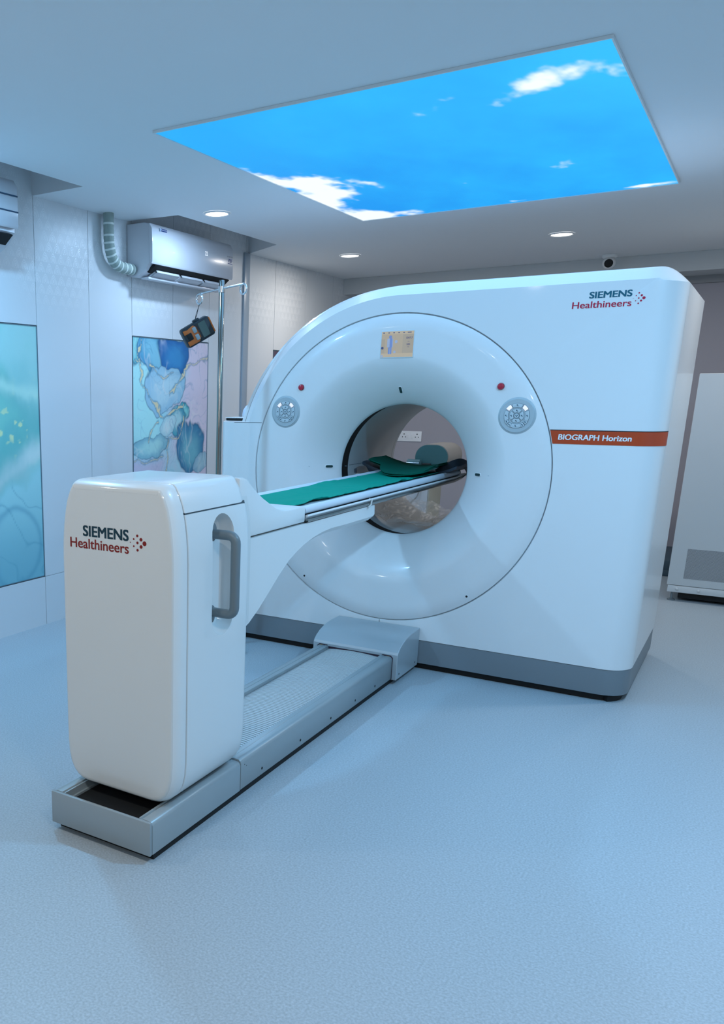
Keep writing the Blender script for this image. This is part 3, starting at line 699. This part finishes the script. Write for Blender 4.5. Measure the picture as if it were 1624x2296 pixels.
mb.obj('end_cover', [mat('end_cover_silver', (.42,.47,.50), .33, metal=.2), M_black], tr, 20)
mb = MB(); mb.prism(inset([(-.218,.030),(-.218,.150),(-.205,.161),(-.16,.161),(-.15,.153),(.15,.153),(.16,.161),(.205,.161),(.218,.150),(.218,.030)],0), 'y', -.3465, -.345); mb.obj('cover_gasket', mat('gasket', (.03,.015,.03), .6), tr, 0)
MB().box(-.215,.215,-2.575,-2.561,.028,.150,.004).obj('end_plate', M_track, tr)

# ------------------------------------------------------------------ PATIENT TABLE
pt = thing('patient_table', (0,-2.2,0.15), 'white patient table with tall pedestal, cantilever arm and long narrow bed', 'patient table')
half = [(.0,.152),(.135,.152),(.165,.156),(.19,.168),(.212,.19),(.227,.22),(.236,.26),(.2395,.31),(.240,.40),(.240,.60),(.240,.80),(.240,.98),(.2385,1.03),(.234,1.08),(.2275,1.125),(.2175,1.168),(.2035,1.203),(.191,1.224),(.183,1.232),(.172,1.2355),(.0,1.2355)]
def pedsec(y, ins, zmin=None, zmax=None):
    k = [(x, z) for x, z in half]
    P = k + [(-x, z) for x, z in reversed(k[1:-1])]
    P = inset(P, ins) if ins else P
    if zmin is not None or zmax is not None:
        P = [(x, min(max(z, zmin if zmin is not None else -9), zmax if zmax is not None else 9)) for x, z in P]
    return [(x, y, z) for x, z in P]
mb = MB(); mb.loft([pedsec(-2.400,.010), pedsec(-2.402,.003), pedsec(-2.404,.0), pedsec(-2.424,.0005), pedsec(-2.440,.004), pedsec(-2.452,.009), pedsec(-2.460,.0145)], True, False)
mb.obj('front_shell', M_pedw, pt, 30)
mb = MB(); mb.loft([pedsec(-2.4585,.0135), pedsec(-2.4632,.0165), pedsec(-2.466,.021), pedsec(-2.4665,.03)], True, True); mb.obj('front_panel', M_gloss, pt, 30)
mb = MB(); logo(mb, (-.131,.055,-.188,.056), (1.053,1.087,1.0115,1.044), [(.063,1.0495,.0016),(.0765,1.061,.0030),(.0768,1.038,.0030),(.0905,1.0725,.0043),(.0912,1.050,.0043),(.0915,1.0265,.0043),(.105,1.0615,.0056),(.1055,1.0385,.0056),(.1187,1.050,.0076)], 0, fronty(-2.4666))
mb.obj('maker_lettering', [M_teal_shade, M_crim_shade], pt, 0)
mb = MB(); mb.loft([pedsec(-2.401,.008), pedsec(-2.394,.008)], True, False); mb.obj('shell_seam', M_groove, pt)
# main body below the lid (with handle recess) and the lid
def split(P, lo, hi):  # clip closed polygon in z
    def clip(poly, z, keep_above):
        out = []
        for i in range(len(poly)):
            a, b = poly[i], poly[(i+1) % len(poly)]; ia = (a[1] >= z) == keep_above; ib = (b[1] >= z) == keep_above
            if ia: out.append(a)
            if ia != ib: t = (z-a[1])/(b[1]-a[1]); out.append((a[0]+(b[0]-a[0])*t, z))
        return out
    if lo is not None: P = clip(P, lo, True)
    if hi is not None: P = clip(P, hi, False)
    return P
full = half + [(-x, z) for x, z in reversed(half[1:-1])]
ZLID = 1.1405
body = MB(); low = split(full, None, ZLID)
body.loft([[(x, y, z) for x, z in (inset(low, i) if i else low)] for i, y in ((.008,-2.396),(.002,-2.395),(0,-2.393),(0,-2.02),(.003,-2.005),(.010,-1.995))], True, True)
bo = body.obj('pedestal_body', M_pedw, pt, 30)
# carve the handle recess
cut = MB(); cy, cz0, cz1, rw = -2.178, .775, 1.055, .072
def stad(k, x):
    P = []
    for i in range(13): a = pi*i/12; P.append((x, cy+rw*k*cos(a), cz1-.002+(rw*k)*sin(a)))
    for i in range(13): a = pi+pi*i/12; P.append((x, cy+rw*k*cos(a), cz0+.002+(rw*k)*sin(a)))
    return P
cut.loft([stad(1.06,.30), stad(1.0,.2405), stad(.97,.225), stad(.90,.205), stad(.75,.190), stad(.5,.184)], True, True)
co = cut.obj('cutter', M_pedw, None, 30)
bm_ = bo.modifiers.new('b', 'BOOLEAN'); bm_.operation = 'DIFFERENCE'; bm_.object = co; bm_.solver = 'EXACT'
dg = bpy.context.evaluated_depsgraph_get(); me = bpy.data.meshes.new_from_object(bo.evaluated_get(dg)); bo.modifiers.clear(); old = bo.data; bo.data = me; me.name = 'pedestal_body'
bpy.data.meshes.remove(old); cm = co.data; bpy.data.objects.remove(co); bpy.data.meshes.remove(cm)
for p in me.polygons: p.use_smooth = True
me.set_sharp_from_angle(angle=radians(30))
lid = MB(); hi_ = split(full, ZLID+.005, None)
lid.loft([[(x, y, z) for x, z in (inset(hi_, i) if i else hi_)] for i, y in ((.008,-2.396),(.002,-2.395),(0,-2.393),(0,-2.04),(.004,-2.02),(.012,-2.008))], True, True); lid.obj('pedestal_lid', M_pedw, pt, 30)
sm = MB(); q = split(full, ZLID-.004, ZLID+.009); sm.prism(inset(q, .0), 'y', -2.39, -2.01); 
for i, v in enumerate(sm.v): sm.v[i] = (v[0]*.985, v[1], v[2])
sm.obj('lid_seam', M_groove, pt, 0)
hd = MB(); px = .190
path = smooth_path([(px,cy-.005,1.052),(.235,cy-.005,1.052)], 2)+[Vector((.262+.026*sin(a)-.0, cy-.005, 1.026+.026*cos(a))) for a in [i*pi/2/6 for i in range(7)]]+[Vector((.262+.026*cos(a), cy-.005, .808-.026*sin(a))) for a in [i*pi/2/6 for i in range(7)]]+[Vector((.235,cy-.005,.782)),Vector((px,cy-.005,.782))]
hd.tube(path, .0165, 18); hd.obj('handle', M_handle, pt)
for z in (1.058, .774):
    MB().prism([(cy-.005+.020*cos(2*pi*i/24), z+.031*sin(2*pi*i/24)) for i in range(24)], 'x', .180, .203, bev=.003).obj('handle_mount', M_handle, pt)
# rear collar and cantilever
full2 = inset(full, .014)
mb = MB(); mb.loft([[(x, y, z) for x, z in split(full2, .70, 1.16)] for y in (-2.006,-1.968)], True, True); mb.obj('collar', mat('collar_grey', (.66,.68,.67), .4), pt, 30)
sh = [(-2.02,1.0085),(-1.484,1.0085),(-1.479,1.014),(-1.479,1.066),(-1.484,1.072),(-1.50,1.0735),(-1.60,1.0735),(-1.655,1.0745),(-1.69,1.079),(-1.72,1.087),(-1.75,1.099),(-1.79,1.117),(-1.838,1.139),(-1.88,1.161),(-1.925,1.190),(-1.955,1.211),(-1.966,1.218),(-1.985,1.2235),(-2.02,1.224)]
mb = MB(); mb.prism(sh, 'x', -.205, .205, bev=.008); mb.obj('shoulder_cover', M_pedw, pt, 30)
arm = [(-1.975,1.003),(-.730,1.003),(-.724,.997),(-.720,.935),(-.735,.928),(-1.05,.928),(-1.219,.930),(-1.31,.925),(-1.395,.914),(-1.48,.896),(-1.55,.875),(-1.614,.850),(-1.69,.808),(-1.775,.752),(-1.85,.704),(-1.924,.665),(-1.975,.648)]
mb = MB()
secs = []
for ins, x in ((.02,-.17),(.006,-.19),(.0,-.203),(0,.203),(.006,.19),(.02,.17)): pass
def armsec(x, lift): return [(x, y, z if z > .99 else min(z+lift, 1.0)) for y, z in arm]
mb.loft([armsec(-.205,.022), armsec(-.18,.0), armsec(.18,.0), armsec(.205,.022)], True, True); mb.obj('cantilever_arm', M_pedw, pt, 25)
# bed pallet: shallow curved board with bright rim
def pal(y, w, zt_, zb): return [(w,y,zt_),(w+.004,y,zt_-.008),(w,y,zt_-.016),(w-.03,y,zb+.012),(w*.6,y,zb+.002),(0,y,zb),(-w*.6,y,zb+.002),(-w+.03,y,zb+.012),(-w,y,zt_-.016),(-w-.004,y,zt_-.008),(-w,y,zt_),(-w*.8,y,zt_-.004),(0,y,zt_-.008),(w*.8,y,zt_-.004)]
mb = MB(); mb.loft([pal(-1.476,.205,1.034,1.006), pal(-.5,.205,1.034,.985), pal(.2,.205,1.034,.985), pal(.55,.206,1.036,.992), pal(.66,.208,1.040,1.006), pal(.72,.21,1.044,1.026), pal(.74,.20,1.046,1.036)], True, True)
mb.obj('bed_board', mat('bed_board_grey', (.42,.45,.47), .28, metal=.35), pt, 40)
for s in (1,-1):
    mb = MB(); mb.tube([(s*.2085,-1.474,1.014),(s*.2085,.52,1.014),(s*.21,.66,1.024),(s*.212,.735,1.040)], .0075, 10); mb.obj('side_rail', M_steel, pt)
    mb = MB(); mb.tube([(s*.209,-1.474,1.033),(s*.209,.55,1.033),(s*.211,.72,1.044)], .005, 10); mb.obj('edge_trim', M_white, pt)
for y in (-.80,):
    mb = MB(); mb.tube([(.205,y,1.038),(.217,y+.003,1.03),(.219,y-.01,1.012),(.214,y-.03,1.000)], .004, 8); mb.obj('strap', mat('strap_cream', (.6,.58,.54), .6), pt)
# U-shaped head cradle at the far end
def cradle(u, v):
    x = -.315+.565*u; a = (x+.03)/.285; y = .40+.34*v
    return (x, y, 1.050+.062*abs(a)**2.4 + .004*sin(v*9+u*3))
mb = MB(); mb.sheet(cradle, 28, 10, .016); mb.obj('head_cradle', M_navy, pt, 60)
wp = smooth_path([(.11,.50,1.056),(.155,.515,1.085),(.19,.535,1.108),(.215,.575,1.117),(.232,.63,1.105),(.236,.69,1.075),(.228,.735,1.046)], 5)
mb = MB(); secs = []
for i, p in enumerate(wp):
    t = (wp[min(i+1,len(wp)-1)]-wp[max(i-1,0)]).normalized(); n_ = Vector((.80,-.45,.25)); n_ = (n_-t*n_.dot(t)).normalized(); b_ = t.cross(n_)
    secs.append([p+n_*a*.006+b_*c*.024 for a, c in ((1,1),(1,-1),(-1,-1),(-1,1))])
mb.loft(secs, True, True); mb.obj('cradle_wing', M_navy, pt, 40)
mb = MB(); mb.loft([[(x, .45+.02*k, z+.002*k*.2) for x, z in ((-.0,1.02),(-.2,1.025),(-.29,1.05),(-.325,1.105),(-.31,1.117),(-.285,1.085),(-.2,1.05),(-.0,1.045))] for k in (0, 14)], True, True); mb.obj('cradle_wing', M_navy, pt, 40)

# mattress, sheet, folded cloth
def matsec(y, k=1.):
    P = []
    for i in range(9): a = -pi*.55+pi*1.15*i/8; P.append((.188+.0165*cos(a)*k, 1.0545+.0165*sin(a)*k))
    top = [(.165,1.060),(.1,1.056),(0,1.0545),(-.1,1.056),(-.165,1.060)]
    L = [(-x, z) for x, z in reversed(P)]; bot = [(-.15,1.036),(0,1.0355),(.15,1.036)]
    return [(x, y, z) for x, z in P+top+L+bot]
mb = MB(); mb.loft([matsec(-1.475,.9), matsec(-1.46), matsec(-1.0), matsec(-.4), matsec(.2), matsec(.6), matsec(.66,.95)], True, True)
tag(mb.obj('mattress', M_mattress, None, 40), 'thin pale blue mattress pad under green sheet on patient table bed', 'mattress')
def shf(u, v):
    y = -1.47+v*1.98; n = fbm(y*3, 1.3, 0, 3)
    x0 = -.196+.004*n; x1 = .135+.010*fbm(y*6, 8, 0, 3)+.012*v; x = x0+u*(x1-x0)
    base = 1.0585+ (.0035 if abs(x) < .1 else .0035+.05*max(0,abs(x)-.12)*.4)
    w = .009*max(0, fbm(x*6+2, y*3.2, 0, 4))+.003*exp(-(((x+.1)+.35*(y+.75))/.018)**2)*exp(-((y+.75)/.22)**2)+.004*exp(-(((x)-.35*(y+.55))/.015)**2)*exp(-((y+.6)/.15)**2)
    ruff = (.006+.010*max(0, fbm(y*9, 3, 1, 3)))*exp(-((1-u)/.035)**2)
    return (x, y, base+w+ruff)
mb = MB(); mb.sheet(shf, 44, 150, .002); tag(mb.obj('bed_sheet', M_green, None, 60), 'long green cloth sheet spread along the patient table bed', 'sheet')
def fold(off, y0, y1, x0, x1, s=1.):
    def f(u, v):
        x = x0+u*(x1-x0); a = (x+.05)/.235
        fr = y0-.36*max(0, 1-((x-.045)/.215)**2)**.8*s; y = fr+v*(y1-fr); w = sstep(-.05, .42, y)
        return (x, y, 1.0665+off*(.5+.5*w)*(1-.65*u*u)+.058*abs(a)**2.1*w+.020*(1-w)*abs(a)**2+.002*fbm(x*9, y*9, off*90, 3))
    return f
mb = MB(); mb.sheet(fold(.003,.42,.70,-.262,.165), 34, 24, .004); mb.sheet(fold(.016,.36,.69,-.255,.160,.9), 34, 24, .004); mb.sheet(fold(.032,.33,.62,-.25,.155,.8), 34, 24, .004)
# rounded fold joining the layers along one edge
tag(mb.obj('folded_cloth', mat('shaded_green_cloth', (.0,.11,.075), .88, spec=.15, bump=(600,.1)), None, 60), 'green cloth folded in layers over head end of the bed inside scanner', 'cloth')  # green lowered: the shade it lies in is put into its colour

# crumpled clear plastic sheet lying in the bore
M_plas = mat('clear_plastic', (.66,.66,.64), .36, trans=.0, alpha=.34, spec=.5)
def plas(u, v):
    y = .40+u*.72; a = radians(222+v*95+10*fbm(y*3, v*3, 4, 2)); 
    r = .366-.02*abs(fbm(y*4+1, v*4, 2, 3))-.05*max(0, .3+fbm(y*2.2, v*2.5, 6, 3))*sin(v*pi)-.012*abs(fbm(y*9+.8*v, v*13, 1, 3))
    return (r*cos(a), y, ZB+r*sin(a))
mb = MB(); mb.grid(plas, 90, 90); tag(mb.obj('plastic_sheet', M_plas, None, 70), 'crumpled clear plastic sheet lying in bottom of the scanner bore', 'plastic sheet')

# ------------------------------------------------------------------ IV STAND
iv = thing('drip_stand', (-.912,-.30,0), 'chrome drip stand pole with two ring hooks, between left wall and scanner', 'drip stand')
ix, iy = -.912, -.30
mb = MB(); mb.lathez([(.0155,.10),(.0155,2.108),(.013,2.114),(.001,2.115)], ix, iy, 24); mb.obj('pole', M_steel, iv)
A = Vector((-1.073,iy-.01,2.053)); B = Vector((-.785,iy-.01,2.083))
A = Vector((-1.055,iy-.0,2.052)); B = Vector((-.770,iy-.0,2.086))
mb = MB(); mb.tube([A, B], .0052, 12); mb.obj('crossbar', M_chrome, iv)
MB().lathez([(.019,2.05),(.019,2.082)], ix, iy, 20).obj('clamp', M_chrome, iv)
ringc = []
for c, r in ((A+Vector((-.002,0,-.027)), .0265), (B+Vector((-.006,0,-.026)), .027)):
    pts = [c+Vector((r*cos(t)*.9+0*sin(t), -.3*r*cos(t), r*sin(t))) for t in [2*pi*i/28 for i in range(28)]]
    mb = MB(); mb.tube(pts, .0048, 10, closed=True); mb.obj('ring_hook', M_chrome, iv); ringc.append(c)
mb = MB(); mb.lathez([(.035,.06),(.035,.11),(.022,.12)], ix, iy, 20); mb.obj('hub', M_chrome, iv)
for k in range(5):
    a = .612+pi/5+2*pi*k/5; e = Vector((ix+.18*cos(a), iy+.18*sin(a), .06))
    lg = MB(); lg.tube([(ix+.03*cos(a), iy+.03*sin(a), .088), e], .012, 10); lg = lg.obj('leg', M_chrome, iv)
    w = MB(); w.tube([e+Vector((-.011*sin(a),.011*cos(a),-.034)), e+Vector((.011*sin(a),-.011*cos(a),-.034))], .026, 16); w.obj('castor', M_rubber, lg)

# radiation meter hanging from the left ring
rc = ringc[0]; hang = rc+Vector((0,0,-.0265))
mt = thing('survey_meter', (-1.06,-.30,1.84), 'black and orange handheld meter hanging tilted from the drip stand hook', 'meter')
ctr = Vector((-1.064,-.30,1.851)); 
ez = Vector((.74,-.66,-.06)).normalized()            # screen faces the viewer
ey0 = Vector((.84,.46,.50)); ey = (ey0-ez*ey0.dot(ez)).normalized(); ex = ey.cross(ez)
MM = Matrix((ex, ey, ez)).transposed().to_4x4(); MM.translation = ctr
mb = MB(); mb.prism(inset(rrect(-.056,.056,-.092,.085,.014,4),0), 'z', -.036, .026, bev=.008, M=MM); mb.obj('case', mat('meter_case', (.012,.022,.030), .45), mt)
bump_ = MB(); bump_.prism(rrect(-.067,-.050,-.002,.035,.004,3), 'z', -.02, .012, bev=.003, M=MM); bump_.obj('cord_lug', MATS['meter_case'], mt)
mb = MB(); mb.prism([(-.046,-.086),(-.02,-.086),(-.02,-.072),(.02,-.072),(.02,-.086),(.046,-.086),(.048,-.02),(.03,.0),(-.03,.0),(-.048,-.02),(-.040,-.06)], 'z', .020, .0285, bev=.002, M=MM)
mb.obj('orange_fascia', mat('meter_orange', (.50,.12,.02), .45), mt)
mb = MB(); mb.prism(rrect(-.020,.020,-.075,-.045,.006,3), 'z', .024, .030, bev=.001, M=MM); mb.obj('sensor_port', M_black, mt)
mb = MB(); mb.prism(rrect(-.046,.046,-.008,.078,.006,3), 'z', .022, .0285, bev=.001, M=MM); mb.obj('face_plate', mat('meter_face', (.02,.025,.03), .4), mt)
mb = MB(); mb.prism(rrect(-.042,.042,.010,.054,.003,3), 'z', .027, .0292, M=MM); mb.obj('screen', mat('lcd', (.07,.11,.10), .25), mt)
for x in (-.021, .021):
    mb = MB(); mb.prism(rrect(x-.016,x+.016,-.032,-.010,.005,3), 'z', .026, .0325, bev=.0015, M=MM); mb.obj('button', mat('meter_button', (.28,.33,.35), .4), mt)
mb = MB(); mb.prism(rrect(-.044,.044,.0795,.0875,.003,3), 'z', -.02, .027, bev=.001, M=MM); mb.obj('end_strip', MATS['meter_orange'], mt)
lug = MM @ Vector((-.062,.014,-.004))
mb = MB(); mb.tube([hang+Vector((0,0,.004)), hang*.4+lug*.6+Vector((.003,0,0)), lug], .0016, 6); mb.tube([hang+Vector((.004,0,.004)), hang*.4+lug*.6+Vector((-.003,0,0)), lug], .0016, 6); mb.obj('cord', M_rubber, mt)

# ------------------------------------------------------------------ CABINET on the right
cb_ = thing('equipment_cabinet', (1.7,3.15,0), 'tall pale grey equipment cabinet with perforated vent, standing behind scanner on right', 'cabinet')
cx0, cx1, cy0, cy1 = 1.215, 2.15, 2.75, 3.55
MB().box(cx0, cx1, cy0, cy1, .122, 1.65, .006).obj('housing', M_cab, cb_)
def perf():
    M = bpy.data.materials.new('perforated_sheet'); M.use_nodes = True; nt = M.node_tree; N = nt.nodes; L = nt.links; b = N['Principled BSDF']
    tc = N.new('ShaderNodeTexCoord'); mp = N.new('ShaderNodeMapping'); mp.inputs['Rotation'].default_value = (0, radians(45), 0); L.new(tc.outputs['Object'], mp.inputs[0])
    v = N.new('ShaderNodeSeparateXYZ'); L.new(mp.outputs[0], v.inputs[0])
    def mth(op, a, c=None):
        n = N.new('ShaderNodeMath'); n.operation = op
        for k, q in enumerate((a, c)):
            if q is None: continue
            if isinstance(q, (int, float)): n.inputs[k].default_value = q
            else: L.new(q, n.inputs[k])
        return n.outputs[0]
    fx = mth('SUBTRACT', mth('FRACT', mth('MULTIPLY', v.outputs['X'], 190)), .5); fz = mth('SUBTRACT', mth('FRACT', mth('MULTIPLY', v.outputs['Z'], 190)), .5)
    d = mth('SQRT', mth('ADD', mth('MULTIPLY', fx, fx), mth('MULTIPLY', fz, fz))); k = mth('LESS_THAN', d, .37)
    mx = N.new('ShaderNodeMix'); mx.data_type = 'RGBA'; mx.inputs['A'].default_value = (.52,.54,.55,1); mx.inputs['B'].default_value = (.04,.05,.06,1); L.new(k, mx.inputs['Factor']); L.new(mx.outputs['Result'], b.inputs['Base Color'])
    b.inputs['Roughness'].default_value = .5; return M
MB().box(1.315, 2.05, cy0-.0015, cy0+.002, .178, .402).obj('vent', perf(), cb_, 0)
MB().box(cx0+.008, cx1-.008, cy0+.006, cy1-.006, .068, .119, .002).obj('base_rail', M_cab, cb_)
for x in (1.285, 1.425, 1.62, 1.85):
    mb = MB(); mb.lathe([(.011,cy0+.006),(.011,cy0+.001),(.007,cy0-.004),(.0005,cy0-.005)], x, .095, 16); mb.obj('bolt', M_cab, cb_)
for x in (cx0+.04, cx1-.04):
    for y in (cy0+.04, cy1-.04):
        mb = MB(); mb.lathez([(.026,.0005),(.026,.008),(.01,.016),(.007,.02),(.007,.07)], x, y, 18); mb.obj('foot', mat('foot_metal', (.2,.24,.26), .4, metal=.5), cb_)
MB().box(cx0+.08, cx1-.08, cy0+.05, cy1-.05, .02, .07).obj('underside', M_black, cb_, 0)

# ------------------------------------------------------------------ behind the scanner, seen through the bore
so = thing('wall_socket', (-1.47,YB,1.02), 'white double power socket plate on the back wall, seen through the bore', 'socket')
y = YB-.001
MB().prism(rrect(-1.60,-1.338,1.02,1.128,.006,3), 'y', y, y-.010, bev=.002).obj('plate', mat('socket_white', (.85,.85,.86), .35), so)
for x in (-1.488, -1.438):
    MB().box(x-.010, x+.010, y-.014, y-.009, 1.052, 1.094, .002).obj('switch', MATS['socket_white'], so)
for x in (-1.527, -1.386):
    mb = MB()
    for dx, dz, r in ((0,.022,.0065),(-.016,-.008,.005),(.016,-.008,.005)): mb.disc((x+dx, y-.0098, 1.074+dz), r, 'y', 12, .0008)
    mb.obj('socket_holes', M_black, so, 0)
ct = thing('trolley', (-.92,2.58,0), 'white trolley box with beige side behind the scanner, seen through bore', 'trolley')
MB().box(-1.30,-.540,2.42,2.74,.10,.885,.006).obj('box', mat('trolley_white', (.62,.64,.66), .45), ct)
MB().box(-.5395,-.528,2.422,2.738,.10,.885,.003).obj('side_panel', mat('trolley_beige', (.46,.44,.36), .5), ct)
MB().box(-1.31,-.38,2.41,2.75,.886,.905,.004).obj('top', mat('trolley_top', (.72,.70,.64), .4), ct)
for x in (-1.25,-.5):
    for yy in (2.48,2.68): MB().tube([(x-.012,yy,.048),(x+.012,yy,.048)], .047, 16).obj('castor', M_rubber, ct)
MB().tube(smooth_path([(-.60,2.41,.80),(-.615,2.395,.70),(-.66,2.385,.64),(-.64,2.39,.58),(-.56,2.40,.55)], 6), .006, 8).obj('cable', mat('cable_grey', (.35,.35,.34), .5), ct)
ph = thing('phantom_drum', (-.52,2.6,.907), 'rounded beige drum with dark teal face, on trolley seen through the bore', 'phantom')
def drum(cx, cz, w, h, r=.105):
    return rrect(cx-w, cx+w, cz-h, cz+h, r, 10)
mb = MB(); mb.prism(drum(-.532,1.012,.138,.105,.104), 'y', 2.42, 2.80, bev=.006); mb.obj('housing', mat('drum_beige', (.25,.235,.215), .55), ph)
mb = MB(); mb.prism(drum(-.532,1.012,.131,.098,.097), 'y', 2.421, 2.412); mb.obj('face', mat('drum_teal', (.05,.16,.17), .4), ph)
ho = thing('phantom_tube', (-.62,2.30,.907), 'smoky teal tube with small black block, in front of the beige drum', 'phantom tube')
ho.location = (-.60,2.36,.906)
mb = MB(); mb.tube([(-.705,2.365,.955),(-.60,2.365,.955)], [.042,.042], 24); mb.obj('tube', mat('tube_teal', (.06,.14,.17), .15, coat=.5), ho)
MB().box(-.585,-.525,2.35,2.40,.907,.966,.004).obj('block', M_black, ho)
MB().box(-.712,-.44,2.335,2.4085,.9065,.9085,.001).obj('tray', M_navy, ho)
